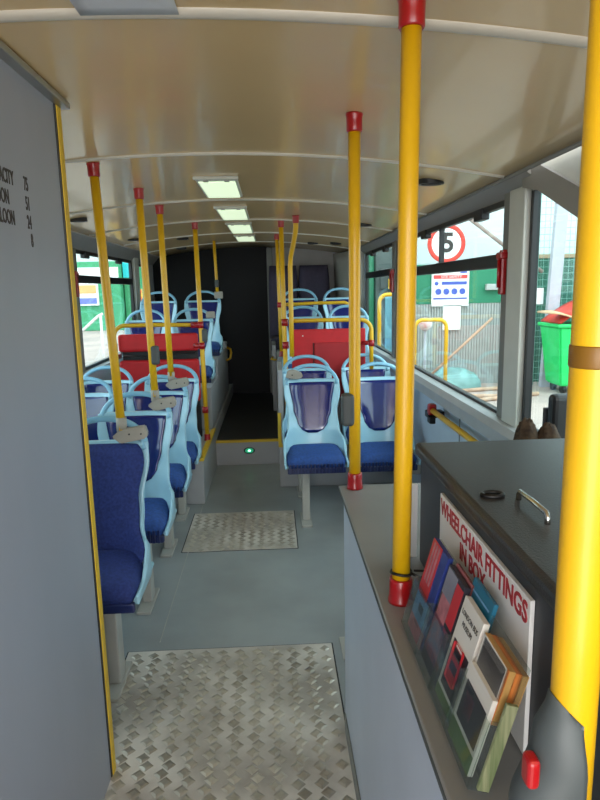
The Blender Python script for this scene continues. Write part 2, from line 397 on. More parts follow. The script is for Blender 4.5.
g = tag(empty('grab_bar', (-.53, 7.25, .8)), 'short yellow grab handle at the rear left of the aisle', 'handle')
rel(MB().tube([(-.545, 7.19, .74), (-.50, 7.19, .76), (-.49, 7.25, .82), (-.50, 7.3, .86), (-.545, 7.3, .88)], .013, 8), 'bar', M['yellow'], g)
setpiece('seat_box', MB().box(XL, -.545, 7.2, 7.4, pz, .95, .01), M['grey'], 'grey ledge behind the rear left seats')
g = tag(empty('grab_bar', (.02, 6.9, .8)), 'short yellow grab handle on the rear right side panel', 'handle')
rel(MB().tube([(.0, 6.69, .82), (-.02, 6.66, .80), (.02, 6.66, .79), (.034, 6.69, .79)], .012, 8), 'bar', M['yellow'], g)
# green light in the riser
g = tag(empty('step_light', (-.235, 5.365, .13)), 'round green glowing light in the aisle step riser', 'light')
gm = mat('green_lens', (20, 120, 84), .3, emit=.55); gm2 = mat('green_glow', (150, 255, 205), .3, emit=2.2); 
def disc(c, r, y0, y1): return MB().tube([(c[0], y0, c[1]), (c[0], y1, c[1])], r, 24)
disc((0, 0), .050, -.006, 0).build('bezel', M['rub'], g); disc((0, 0), .038, -.010, -.006).build('lens', gm, g); disc((0, 0), .013, -.013, -.010).build('lamp', gm2, g)
for o in kids(g): o.scale.z = .62

# ================================================================== FLOOR TREAD PLATES
def plate(x0, x1, y0, y1, lab, px, py, sz):
    r = tag(empty('tread_plate', ((x0 + x1) / 2, (y0 + y1) / 2, 0)), lab, 'floor plate', 'aluminium tread plates set in the floor')
    rel(MB().box(x0, x1, y0, y1, .0, .004, .001), 'sheet', M['plate'], r)
    rel(MB().box(x0 - .006, x1 + .006, y0 - .006, y1 + .006, .0, .0015), 'edge_sealant', M['rub'], r)
    b = MB(); j = 0; y = y0 + py * .6
    while y < y1 - py * .4:
        x = x0 + px * (.6 if j % 2 else 1.1) * .5 + (px * .25)
        while x < x1 - px * .25:
            a = 1 if True else 0
            vs = [b.bm.verts.new(q) for q in [(x - sz, y, .0042), (x, y - sz * 1.0, .0042), (x + sz, y, .0042), (x, y + sz * 1.0, .0042)]]
            k = .55
            ts = [b.bm.verts.new(q) for q in [(x - sz * k, y, .0065), (x, y - sz * k, .0065), (x + sz * k, y, .0065), (x, y + sz * k, .0065)]]
            b.bm.faces.new(ts)
            for q in range(4): b.bm.faces.new((vs[q], vs[(q + 1) % 4], ts[(q + 1) % 4], ts[q]))
            x += px
        y += py; j += 1
    rel(b, 'raised_tread', M['plateraise'], r)
plate(-.665, .222, .9, 2.478, 'large aluminium tread plate on the floor nearest the camera', .074, .037, .0245)
plate(-.580, .116, 3.51, 4.15, 'smaller aluminium tread plate further down the aisle', .062, .031, .021)

# ================================================================== SEATS
HW = [(.40, .205), (.50, .215), (.60, .180), (.70, .172), (.84, .197), (.92, .193)]
def back_y(z): return .33 + .13 * (z - .42) / .5
def shell_front(u, v):
    z = .40 + v * .52; x = u * interp(HW, z)
    d = .045 + .14 * (1 - sm(.45, .68, z)); return Vector((x, back_y(z) - d * abs(u) ** 3.2, z))
def ell_arch(z0=.888, h=.125, a=.180, n=22):
    pts = []
    for i in range(n + 1):
        t = PI * i / n; c = math.cos(t); s_ = math.sin(t)
        x = a * (1 if c >= 0 else -1) * abs(c) ** .92; z = z0 + h * abs(s_) ** .95
        pts.append((x, back_y(z) + .004 - .036 * (1 - abs(s_) ** .7), z))
    return pts
def make_seat(label, aisle=True, fabric=False, wall=0):
    r = tag(empty('bus_seat', (0, 0, 0)), label, 'seat')
    # backrest shell
    b = MB()
    b.slab(lambda u, v: shell_front(2 * u - 1, v), lambda u, v: shell_front((2 * u - 1) * .985, v) + Vector((0, .026, 0)), 24, 26)
    # seat tray flanks, running into the wrapped edge of the backrest
    FT = [(.0, .432), (.11, .440), (.17, .475), (.215, .53), (.25, .56)]
    def FK(off):
        def f(s_):
            def g(u, v):
                y = .004 + v * .246; zt = interp(FT, y); z = .40 + u * (zt - .40)
                return Vector((s_ * (min(.211, interp(HW, z) + .004) - off), y, z))
            return g
        return f
    for s_ in (-1, 1): b.slab(FK(0)(s_), FK(.014)(s_), 6, 14)
    b.box(-.2, .2, .03, .36, .388, .410, .008)
    b.build('shell', M['shell'], r)
    # arched grab handle
    MB().tube(ell_arch(), .0145, 10, flat=.8).build('grab_handle', M['shell2'] if not fabric else M['shell2'], r)
    if fabric:
        def BF(u, v):
            U = 2 * u - 1; z = .455 + v * .455; hw = interp(HW, z) - .022
            e = (1 - abs(U) ** 6) * (1 - (2 * v - 1) ** 8); dd = .045 + .14 * (1 - sm(.45, .68, z))
            return Vector((U * hw * (1 - .12 * abs(2 * v - 1) ** 12), back_y(z) - dd * abs(U * .88) ** 3.2 - .006 - .034 * max(e, 0) ** .5, z))
        MB().slab(BF, lambda u, v: BF(u, v) * 1.0 + Vector((0, .02 if 0 < u < 1 else .004, 0)), 22, 24).build('back_cushion', M['cush2'], r)
    else:
        def IF(u, v):
            U = 2 * u - 1; z = .555 + v * .345; wv = interp([(.555, .035), (.575, .075), (.62, .105), (.72, .132), (.90, .158)], z)
            x = U * wv; uu = x / interp(HW, z); dd = .045 + .14 * (1 - sm(.45, .68, z))
            return Vector((x, back_y(z) - dd * abs(uu) ** 3.2 - .004 - .003 * (1 - U ** 4), z))
        MB().slab(IF, lambda u, v: IF(u, v) + Vector((0, .006, 0)), 18, 16).build('back_insert', M['insert'], r)
    # seat cushion
    def CF(u, v):
        U = 2 * u - 1; V = 2 * v - 1
        yy = .0 + v * .345; hw = .196 - .012 * v - .02 * max(0, -V) ** 6
        e = max(0, (1 - abs(U) ** 5) * (1 - abs(V) ** 6)) ** .5
        return Vector((U * hw, yy, .432 + .045 * e + .02 * v))
    MB().slab(CF, lambda u, v: Vector((CF(u, v).x * .98, CF(u, v).y + (.012 if v < .5 else -.012) * 1, .395 + .01 * v)), 16, 16).build('seat_cushion', M['cush2'] if fabric else M['cush'], r)
    b = MB(); b.box(-.19, .19, .004, .03, .362, .402, .008)
    for k in range(16 if not fabric else 0): b.box(-.178 + k * .0225, -.166 + k * .0225, -.003, .01, .366, .430, .002)
    b.build('front_trim', M['navyp'], r)
    if aisle:
        l = MB().box(.045, .095, .09, .17, .015, .392, .006).build('leg', M['leg'], r)
        MB().box(.035, .105, -.005, .245, 0, .016, .004).box(.055, .085, .17, .22, .016, .05, .01).build('foot_plate', M['leg'], l)
    if wall:
        MB().box(min(wall * .18, wall * .24), max(wall * .18, wall * .24), .12, .20, .30, .395, .006).box(min(-.05 * wall, wall * .2), max(-.05 * wall, wall * .2), .12, .2, .35, .395, .004).build('wall_bracket', M['leg'], r)
    return r
rows_L = [(2.15, 0), (2.80, 0), (3.47, 0), (4.03, 0)]
def seat_at(x, y, z, label, group, aisle, wall, fabric=False, legside=1):
    o = make_seat_cached(aisle, wall, fabric, legside); o.location = (x, y, z); o['label'] = label; o['group'] = group; return o
_cache = {}
def make_seat_cached(aisle, wall, fabric, legside):
    k = (aisle, wall, fabric, legside)
    if k not in _cache:
        s_ = make_seat('seat', aisle, fabric, wall)
        if legside < 0:
            for c in kids(s_):
                if c.name.startswith('leg'): c.location.x = -.14
        _cache[k] = s_; return s_
    return copy_tree(_cache[k])
AX, WX = -.735, -1.205
G1, G2 = 'forward facing seats on the left of the aisle', 'forward facing seats on the right of the aisle'
seat_at(AX, 2.15, 0, 'blue fabric aisle seat nearest the camera beside the grey partition', G1, True, 0, True)
seat_at(AX + .0, 2.80, 0, 'second aisle seat on the left, just behind the blue fabric one', G1, True, 0)
seat_at(AX, 3.45, 0, 'third aisle seat on the left, with a grey pole clamp on its handle', G1, True, 0)
seat_at(AX, 4.02, 0, 'fourth aisle seat on the left, directly in front of the red pads', G1, True, 0)
seat_at(WX, 2.15, 0, 'window seat of the left front row, almost hidden by the partition edge', G1, False, -1)
seat_at(WX, 2.80, 0, 'window seat in the second left row, its handle just past the partition edge', G1, False, -1)
seat_at(WX, 3.45, 0, 'window seat in the third left row, behind the first yellow pole', G1, False, -1)
seat_at(WX, 4.02, 0, 'left window seat directly in front of the red pads', G1, False, -1)
BX, CX = .265, .735
seat_at(BX, 3.83, 0, 'front right aisle seat with a floor leg, beside the smaller tread plate', G2, True, 0, legside=-1)
seat_at(CX, 3.83, 0, 'front right window seat, seen between the two counter poles', G2, False, 1)
seat_at(BX, 4.42, 0, 'second right aisle seat, in front of the right red pad', G2, True, 0, legside=-1)
seat_at(CX, 4.42, 0, 'second right window seat, in front of the right red pad', G2, False, 1)
def seat_up(x, y, z, label, g): return seat_at(x, y, z, label, g, False, 0)
seat_up(AX - .02, 5.55, .36, 'left aisle seat on the raised level just behind the red pads', 'raised seats at the rear left')
seat_up(WX, 5.55, .36, 'left window seat on the raised level just behind the red pads', 'raised seats at the rear left')
seat_up(AX, 6.30, .525, 'highest left aisle seat, in front of the black bulkhead', 'raised seats at the rear left')
seat_up(WX, 6.30, .525, 'highest left window seat, in front of the black bulkhead', 'raised seats at the rear left')
seat_up(BX + .03, 5.50, .36, 'right aisle seat on the raised level behind the red panel', 'raised seats at the rear right')
seat_up(CX, 5.50, .36, 'right window seat on the raised level behind the red panel', 'raised seats at the rear right')
seat_up(BX + .035, 6.22, .525, 'highest right aisle seat, in front of the plum high back seat', 'raised seats at the rear right')
seat_up(CX + .01, 6.22, .525, 'highest right window seat, in front of the plum high back seat', 'raised seats at the rear right')
# rear high-back seat
r = tag(empty('rear_bench_seat', (.36, 7.4, .82)), 'plum grey high back bench seat against the rear wall', 'seat')
b = MB()
for x0, x1 in ((-.03, .335), (.345, .73)):
    b = MB()
    def RF(u, v):
        U = 2 * u - 1; e = max(0, (1 - abs(U) ** 6) * (1 - (2 * v - 1) ** 10)) ** .5
        hw = (x1 - x0) / 2 * (1 - .10 * v ** 6)
        return Vector(((x0 + x1) / 2 + U * hw, 7.62 + .16 * v - .05 * e, .95 + .88 * v))
    b.slab(RF, lambda u, v: Vector((RF(u, v).x, 7.72 + .16 * v, RF(u, v).z)), 14, 16)
    rel(b, 'backrest', M['plum'], r)
rel(MB().box(-.02, .73, 7.22, 7.66, .82, .98, .03, 3), 'seat_cushion', M['plum'], r)

# ================================================================== RED PADS / PANELS BELOW THE RAILS
r = tag(empty('padded_screen', (-.92, 4.98, pz)), 'red padded screen in two tiers under the left yellow rail', 'screen')
rel(MB().box(-1.235, -.60, 4.97, 5.04, 1.075, 1.215, .022, 3), 'upper_pad', M['redpad'], r)
rel(MB().box(-1.235, -.60, 4.97, 5.04, .66, 1.005, .022, 3), 'lower_pad', M['redpad'], r)
rel(MB().box(-1.22, -.61, 5.045, 5.08, pz, 1.19, .004), 'back_board', M['rub'], r)
rel(MB().box(-.985, -.965, 4.964, 4.972, .70, 1.0, .002, mtx=None), 'seam', M['rub'], r)
rel(MB().tube([(-1.2, 4.968, 1.05), (-1.0, 4.962, 1.03), (-.88, 4.958, 1.055), (-.62, 4.968, 1.06)], .007, 8), 'strap', M['rub'], r)
r = tag(empty('padded_screen', (.46, 4.98, pz)), 'plain red screen panel under the right yellow rail', 'screen')
rel(MB().box(.155, .755, 4.975, 5.03, .66, 1.222, .008, 3), 'panel', M['redpad'], r)
rel(MB().box(.335, .745, 4.955, 4.976, .70, 1.115, .008, 2), 'flap', mat('red_flap', (170, 20, 28), .6, noise=.1), r)
rel(MB().box(.327, .333, 4.968, 4.976, .68, 1.115, .001), 'seam', M['rub'], r)
rel(MB().box(.17, .75, 5.03, 5.06, pz, 1.18, .004), 'back_board', M['grey'], r)
rel(MB().ball((.245, 4.973, 1.172), .006, .004, .006, 10, 6), 'stud', M['white'], r)

# ================================================================== POLES
R0 = .0185
def unitdir(a, b): return (Vector(b) - Vector(a)).normalized()
def fitting(a, d, r0=.0240, L=.050, flange=True):
    """red sleeve starting on the surface at a, running along d"""
    a = Vector(a); d = Vector(d).normalized(); b = MB()
    pts = [a, a + d * .006, a + d * .010, a + d * .03, a + d * L, a + d * (L + .003)]
    rr = [r0 * 1.10, r0 * 1.10, r0 * 1.02, r0, r0, r0 * .93] if flange else [r0] * 6
    b.tube(pts, rr, 18); return b
def pole(bot, top, label, r=R0, topcap=True, botcap=True, clamp=None, push=None, group=None, extra=None, path=None):
    bot = Vector(bot); top = Vector(top)
    o = tag(empty('grab_pole', bot), label, 'pole', group)
    pts = path or [bot, bot.lerp(top, .33), bot.lerp(top, .66), top]
    rel(MB().tube(pts, r, 20), 'tube', M['yellow'], o)
    if topcap:
        d = unitdir(pts[-1], pts[-2]); rel(fitting(top, d), 'ceiling_cap', M['red'], o)
        c = rel(MB().ball((top.x - .018, top.y - .012, top.z - .014), .003, .003, .003, 6, 4), 'screw', M['chrome'], o)
    if botcap: rel(fitting(bot, unitdir(pts[0], pts[1])), 'base_cap', M['red'], o)
    return o
G3 = 'yellow grab poles'
def seat_clamp(o, sx, sy, sz, x, y, z):
    """beige clamp on the seat shoulder that carries the pole foot"""
    b = MB(); poly = [(-.055, -.012), (-.018, .020), (.085, .032), (.095, -.004), (.088, -.022), (-.02, -.042)]
    x += .015; b.prism([(x + p[0], z + p[1]) for p in poly], 'y', y - .022, y + .022)
    bmesh.ops.bevel(b.bm, geom=b.bm.edges[:], offset=.005, segments=2, affect='EDGES')
    c = rel(b, 'seat_clamp', M['clamp'], o)
    rel(MB().tube([(x - .015, y + .004, z + .01), (x - .015, y + .004, z + .07)], .0225, 16), 'socket', M['clamp'], o)
    for k in (.02, .07):
        q = MB().tube([(x + k, y - .026, z), (x + k, y - .020, z)], .004, 8).build('screw', M['rub']); q.data.transform(Matrix.Translation(-Vector(o.location))); q.parent = c
    return c
def bell(o, x, y, z, side=-1, h=.10):
    b = MB().box(x + side * .048, x + side * .008, y - .024, y + .024, z - h / 2, z + h / 2, .012, 3)
    c = rel(b, 'bell_push', M['dgrey'], o); return c
o = pole((-.655, 2.60, .97), (-.696, 2.62, cz(-.69)), 'yellow grab pole clamped to the blue fabric seat nearest the partition', botcap=False, group=G3)
seat_clamp(o, 0, 0, 0, -.655, 2.60, .955)
o = pole((-.633, 3.26, 1.0), (-.652, 3.27, cz(-.65)), 'yellow grab pole with dark bell push rising from the second left seat', botcap=False, group=G3)
seat_clamp(o, 0, 0, 0, -.633, 3.26, .965); bell(o, -.590, 3.26, 1.22)
o = pole((-.650, 3.91, 1.02), (-.660, 3.90, cz(-.65)), 'yellow grab pole rising from the third left seat, without a bell push', botcap=False, group=G3)
seat_clamp(o, 0, 0, 0, -.650, 3.91, .975)
# left platform pole with rail
o = pole((-.553, 4.92, pz), (-.572, 4.93, cz(-.57)), 'yellow pole at the left platform edge with red joints, beside the step', group=G3)
for z in (.60, 1.118, 1.283): rel(MB().tube([(-.5535 - .01 * z, 4.92, z - .026), (-.5535 - .01 * z, 4.92, z + .026)], .0245, 16), 'joint_sleeve', M['red'], o)
bell(o, -.508, 4.92, 1.20)
r = tag(empty('handrail', (-.9, 4.92, 1.28)), 'yellow handrail over the left red pads, bent down at the window end', 'handrail')
def arc(c, r_, a0, a1, n, pl='xz', y=4.92):
    return [(c[0] + r_ * math.cos(a0 + (a1 - a0) * i / n), y, c[1] + r_ * math.sin(a0 + (a1 - a0) * i / n)) for i in range(n + 1)]
rel(MB().tube([(-.60, 4.92, 1.283), (-.9, 4.92, 1.290)] + arc((-1.16, 1.205), .085, PI / 2, PI, 8) + [(-1.245, 4.92, 1.13), (-1.245, 4.92, 1.02)], .0165, 14), 'tube', M['yellow'], r)
rel(MB().tube([(-.64, 4.92, 1.283), (-.575, 4.92, 1.283)], .023, 14), 'end_joint', M['red'], r)
rel(MB().tube([(-.625, 4.925, 1.118), (-.575, 4.92, 1.118)], .021, 14), 'lower_joint', M['red'], r)
rel(MB().tube([(-1.245, 4.92, 1.09), (-1.245, 4.92, 1.15)], .022, 14), 'window_end_joint', M['red'], r)
rel(MB().box(-1.262, -1.228, 4.91, 5.07, 1.02, 1.06, .006), 'fixing_bracket', M['red'], r)
# right side
o = pole((.104, 4.90, pz), (.090, 4.90, cz(.09)), 'straight yellow pole at the right platform edge with two red joints', group=G3)
for z in (1.108, 1.288): rel(MB().tube([(.1045 - .012 * z + .012, 4.90, z - .028), (.1045 - .012 * z + .012, 4.90, z + .028)], .026, 16), 'joint_sleeve', M['red'], o)
pth = [Vector(q) for q in [(.150, 4.86, 1.02), (.152, 4.86, 1.3), (.152, 4.86, 1.6), (.153, 4.86, 1.72), (.158, 4.84, 1.79), (.172, 4.74, 1.86), (.186, 4.60, 1.94), (.190, 4.55, 1.98), (.190, 4.54, cz(.19))]]
o = pole(pth[0], pth[-1], 'yellow pole with a kink near the ceiling, left end of the right rail', botcap=False, group=G3, path=pth)
o2 = tag(empty('seat_clamp', (.10, 4.27, .93)), 'beige grip clamp on the shoulder of the front right aisle seat', 'clamp')
b = MB(); b.prism([(.085, .935), (.10, .985), (.15, .992), (.20, .965), (.205, .94), (.17, .925)], 'y', 4.245, 4.295)
bmesh.ops.bevel(b.bm, geom=b.bm.edges[:], offset=.005, segments=2, affect='EDGES'); rel(b, 'clamp_body', M['clamp'], o2)
rel(MB().tube([(.13, 4.24, .957), (.13, 4.248, .957)], .005, 8), 'screw', M['rub'], o2)
r = tag(empty('handrail', (.46, 4.88, 1.28)), 'yellow handrail over the right red panel, bent down at the window end', 'handrail')
rel(MB().tube([(.16, 4.87, 1.300), (.4, 4.87, 1.300), (.62, 4.87, 1.298)] + arc((.70, 1.208), .088, PI / 2, 0, 8, y=4.88) + [(.788, 4.88, 1.1), (.788, 4.88, .90)], .0165, 14), 'tube', M['yellow'], r)
rel(MB().tube([(.788, 4.88, 1.085), (.788, 4.88, 1.135)], .023, 14), 'window_end_joint', M['red'], r)
rel(MB().tube([(.788, 4.88, 1.11), (.72, 4.92, 1.11)], .018, 14), 'panel_joint', M['red'], r)
rel(MB().box(.765, .81, 4.87, 5.03, .86, .90, .006), 'fixing_bracket', M['red'], r)
o = pole((.085, 6.07, .89), (.068, 6.12, cz(.07)), 'far yellow pole on the tall right seat box, behind the red jointed one', r=.0165, group=G3)
rel(MB().tube([(.079, 6.09, 1.37), (.079, 6.09, 1.42)], .023, 14), 'joint_sleeve', M['red'], o)
r = tag(empty('handrail', (.5, 6.08, 1.40)), 'short yellow rail between the two rear right seat rows', 'handrail')
rel(MB().tube([(.08, 6.09, 1.395), (.40, 6.09, 1.405), (.72, 6.09, 1.405), (.80, 6.09, 1.37), (.81, 6.09, 1.30), (.81, 6.09, .89)], .0165, 12), 'tube', M['yellow'], r)
o = pole((-.575, 6.74, 1.48), (-.590, 6.75, cz(-.59)), 'thin far yellow pole rising from the highest left aisle seat', r=.0155, botcap=False, topcap=False, group=G3)
rel(MB().box(-.61, -.52, 6.72, 6.77, 1.46, 1.535, .01), 'seat_clamp', M['clamp'], o); bell(o, -.55, 6.74, 1.62, h=.08)
o2 = tag(empty('seat_clamp', (-.58, 6.0, 1.30)), 'beige grip clamp on the shoulder of the left seat behind the red pads', 'clamp')
rel(MB().box(-.63, -.545, 5.97, 6.02, 1.285, 1.35, .01), 'clamp_body', M['clamp'], o2)

# ================================================================== COUNTER ON THE RIGHT
CY1 = 1.965
r = tag(empty('counter', (.6, 1.0, 0)), 'long grey panelled counter along the right foreground carrying the two poles', 'counter')
rel(MB().box(.222, XR - .01, YF, CY1 - .012, 0, .885, .003), 'body', M['counter'], r)
rel(MB().box(.207, XR - .01, YF, CY1, .882, .9, .006, 3), 'worktop', M['countertop'], r)
rel(MB().box(.2065, .2105, YF, CY1 + .001, .886, .897, .001), 'edge_line', M['dgrey'], r)
rel(MB().box(.217, .2215, 1.2, CY1 - .03, 0, .07, .002), 'kick_trim', M['pillarside'], r)
struct(MB().box(.262, .30, 2.35, 2.52, 0, .006).build('trim_25', M['leg']), 'small pale threshold strip beside the counter end')
o = pole((.253, 1.185, .9), (.266, 1.195, cz(.266)), 'thick yellow pole standing on the counter beside the leaflet rack, full height', r=.0185, group=G3)
rel(MB().tube([(.2535 + .021 * math.cos(t * PI / 6), 1.185 + .021 * math.sin(t * PI / 6), .966 + .002 * math.sin(t)) for t in range(13)] , .003, 6), 'cable_tie', M['rub'], o)
rel(MB().tube([(.272, 1.178, .966), (.29, 1.17, .958), (.305, 1.168, .962), (.300, 1.18, .968), (.28, 1.185, .967)], .0028, 6), 'tie_tail', M['rub'], o)
o = pole((.257, 1.93, .9), (.262, 1.94, cz(.26)), 'yellow pole at the far end of the counter with a dark bell push', r=.0185, group=G3)
bell(o, .262, 1.925, 1.165, -1, .105)

# ------------------------------------------------------------------ luggage box with sign
BXx, BY1, BZ = .338, 1.385, 1.165
r = tag(empty('storage_box', (.65, .7, .9)), 'dark grey locker with a black padded lid standing on the counter', 'locker')
rel(MB().box(BXx, XR - .02, YF, BY1 - .01, .9, BZ, .004), 'body', M['boxside'], r)
lid = rel(MB().box(BXx - .014, XR - .015, YF, BY1, BZ - .004, BZ + .026, .011, 3), 'lid', M['boxtop'], r)
b = MB(); b.tube([(.408, .975, BZ + .022), (.408, .975, BZ + .036), (.408, .970, BZ + .042), (.408, .92, BZ + .043), (.408, .870, BZ + .042), (.408, .865, BZ + .036), (.408, .865, BZ + .022)], .0045, 12)
h = rel(b, 'handle', M['chrome'], r)
b = MB(); b.tube([(.372 + .018 * math.cos(t / 20 * 2 * PI), 1.0 + .013 * math.sin(t / 20 * 2 * PI), BZ + .028) for t in range(20)], .004, 8, closed=True)
rel(b, 'latch_ring', M['rub'], r)
setp = tag(MB().box(.308, .337, 1.392, 1.404, .9, 1.085, .002).build('edge_panel', M['white']), 'narrow white panel standing behind the locker corner', 'panel')
# sign
sg = tag(empty('notice_board', (.333, .965, 1.02)), 'white sign reading WHEELCHAIR FITTINGS IN BOX on the locker side', 'sign')
rel(MB().box(.331, .3375, .738, 1.178, .905, 1.137, .001), 'board', M['white'], sg)
for s, y, z, size in [('WHEELCHAIR FITTINGS', .957, 1.112, .044), ('IN BOX', .975, 1.073, .044)]:
    o = text('lettering', s, M['textred'], frame_mtx((0, -1, 0), (0, 0, 1), (.3305, y, z)), size, None, 'CENTER', sx=.90, bold=.0007)
    bb = [v.co.y for v in o.data.vertices]; wdt = max(bb) - min(bb)
    if s[0] == 'W':
        k = .425 / wdt
        for v in o.data.vertices: v.co.y = y + (v.co.y - y) * k
    o.data.transform(Matrix.Translation(-Vector(sg.location))); o.parent = sg

# ------------------------------------------------------------------ leaflet rack
lean = math.atan2(.058, .205)
def rack_mtx(y, off=0.):
    """local x -> -y (to the right in view), local y -> up the sloping back, local z -> towards the aisle"""
    ya = Vector((math.sin(lean), 0, math.cos(lean))); xa = Vector((0, -1, 0)); za = xa.cross(ya)
    m = Matrix((xa, ya, za)).transposed().to_4x4(); m.translation = Vector((.258, y, .902)) + za * off; return m
rk = tag(empty('leaflet_rack', (.26, .87, .9)), 'clear acrylic leaflet rack leaning against the locker side', 'rack')
def rkbuild(mb, name, m):
    o = mb.build(name, m); o.data.transform(Matrix.Translation(-Vector(rk.location))); o.parent = rk; return o
RM = rack_mtx(.0)
def rbx(x0, x1, y0, y1, z0, z1, r=0., y=0.): # helper in rack space, x counted from world y
    return MB().box(x0, x1, y0, y1, z0, z1, r, 2, mtx=rack_mtx(y))
cols = [(1.085, .985), (.980, .885), (.885, .795), (.795, .690)]
rkbuild(rbx(-1.092, -.682, 0, .18, -.004, -.0015), 'back_sheet', M['acrylic'])
rkbuild(rbx(-1.092, -.682, 0, .004, -.004, .024), 'base_strip', M['acrylic'])
for a, c_ in cols:
    rkbuild(rbx(-a - .004, -c_ + .004, .0, .095, .022, .024), 'pocket_front', M['acrylic'])
for yv in (1.090, .983, .886, .795, .684):
    rkbuild(rbx(-yv - .0012, -yv + .0012, 0, .10, -.003, .024), 'divider', M['acrylic'])
def leaflet(name, y0, y1, h0, h1, z0, th, label, cover, parts, group='leaflets in the rack', tilt=0., cat='leaflet'):
    yc = (y0 + y1) / 2; hw = abs(y0 - y1) / 2; mt = rack_mtx(yc, z0) @ Matrix.Rotation(tilt, 4, 'Z')
    o = tag(empty(name, mt @ Vector((0, h0, 0))), label, cat, group); L = Vector(o.location)
    def add(mb, nm, m):
        q = mb.build(nm, m); q.data.transform(Matrix.Translation(-L)); q.parent = o; return q
    add(MB().box(-hw, hw, h0, h1, 0, th, .0006, 1, mtx=mt), 'pages', cover)
    for nm, (a, b_, c, d), m in parts:
        # fractions of width/height of the cover
        add(MB().box(-hw + a * 2 * hw, -hw + b_ * 2 * hw, h0 + c * (h1 - h0), h0 + d * (h1 - h0), th, th + .0006, 0, mtx=mt), nm, m)
    return o, mt, add, hw
def cm(n, c, **k): return mat(n, c, .5, coat=.08, **k)
cred, cblue, csky, cdk = cm('print_red', (196, 34, 44)), cm('print_blue', (34, 54, 130)), cm('print_sky', (120, 170, 215), noise=.3, nscale=40), cm('print_dark', (44, 40, 52), noise=.5, nscale=60)
cpk, cteal, cgrn, ctan, cor = cm('print_pink', (196, 120, 128), noise=.4, nscale=50), cm('print_teal', (30, 110, 140)), cm('print_green', (96, 128, 70), noise=.2, nscale=30), cm('print_tan', (196, 150, 84), noise=.15), cm('print_orange', (206, 120, 50))
cmix = cm('print_collage', (150, 60, 70), col2=(60, 60, 100), nscale=70); cw = cm('print_white', (226, 222, 212))
# 1: red and blue leaflet
o, mt, add, hw = leaflet('leaflet', 1.082, .990, .004, .184, .004, .010, 'red and dark blue leaflet in the furthest pocket of the rack', cblue,
    [('title_block', (0, .62, .40, 1), cred), ('photo', (0, .9, .16, .42), csky), ('footer', (0, 1, 0, .16), cpk), ('figure', (.3, .62, .12, .34), cdk)])
for k in range(3): add(MB().box(-hw + .012 + k * .014, -hw + .020 + k * .014, .105, .18, .0107, .0112, mtx=mt), 'title_line', cpk)
# 2: dark photo collage
o, mt, add, hw = leaflet('leaflet', .978, .890, .004, .180, .004, .010, 'leaflet with a dark collage of pictures, second from the far end', cdk,
    [('photo', (.05, .95, .12, .50), cmix), ('picture', (.1, .6, .5, .9), cpk), ('title_block', (.62, .98, .55, .95), cred), ('sky', (.05, .6, .72, .98), cm('print_grey', (150, 150, 165), noise=.3))])
# 3: white with red bus
o, mt, add, hw = leaflet('leaflet', .882, .798, .004, .172, .004, .010, 'white leaflet with a red bus picture, middle of the rack', cw,
    [('photo', (.12, .92, .14, .60), cdk), ('footer', (0, 1, 0, .10), cgrn)])
add(MB().box(-.022, .018, .045, .105, .0107, .0116, .003, 2, mtx=mt), 'bus_picture', cred)
for z0_, z1_ in ((.085, .098), (.062, .076)): add(MB().box(-.016, .012, z0_, z1_, .0117, .0120, mtx=mt), 'bus_picture_window', cdk)
add(MB().box(-.014, .010, .100, .106, .0117, .0121, mtx=mt), 'bus_picture_blind', cw)
for s_, zz, sz_ in (('LONDON BUS', .182, .0115), ('MUSEUM', .167, .0115)):
    q = text('title', s_, M['textdark'], mt @ Matrix.Translation((0, zz - .032, .0108)), sz_, None, depth=.0002, sx=.95); q.data.transform(Matrix.Translation(-Vector(o.location))); q.parent = o
# 4: lower leaflet with bus photo and further ones behind
o, mt, add, hw = leaflet('leaflet', .788, .700, .004, .118, .012, .008, 'pale leaflet with a street bus photo in the nearest pocket', cw,
    [('photo', (.10, .95, .30, .80), cdk), ('picture', (.2, .55, .42, .70), cmix), ('footer', (0, 1, 0, .24), cgrn)])
for k in range(3):
    leaflet('booklet', .790, .698, .085 + .001 * k, .164 - .0012 * k, -.0035 - .0095 * k + .007, .0088, ['booklet with a black title box and orange edge, front of the near stack', 'tan edged booklet in the middle of the near stack', 'tan booklet at the back of the near stack'][k], [ctan, cor, ctan][k],
        [('cover', (.0, .97, .02, .98), cw), ('title_box', (.06, .9, .40, .95), cdk), ('cover_edge', (.93, 1, 0, 1), cor)] if k == 0 else [('cover', (.02, .96, .03, .97), cw)], group='stacked booklets in the near pocket', cat='booklet')
leaflet('booklet', .905, .815, .150, .196, -.008, .007, 'small teal booklet tucked behind the white leaflet in front of the sign', cteal, [('title_line', (.1, .9, .60, .66), csky), ('footer', (0, 1, 0, .2), cdk)], cat='booklet')
leaflet('leaflet', .978, .895, .14, .184, -.0035, .005, 'plain red brown leaflet edge behind the dark collage leaflet', cm('print_brown', (120, 62, 56)), [('edge', (0, 1, .9, 1), cpk)])
leaflet('leaflet', .684, .678, .004, .13, -.003, .016, 'thin pale green leaflet bundle edge at the near end of the rack', mat('print_edges', (158, 160, 122), .6, nscale=200, col2=(104, 120, 76), stretch=(1, 1, .05)), [])

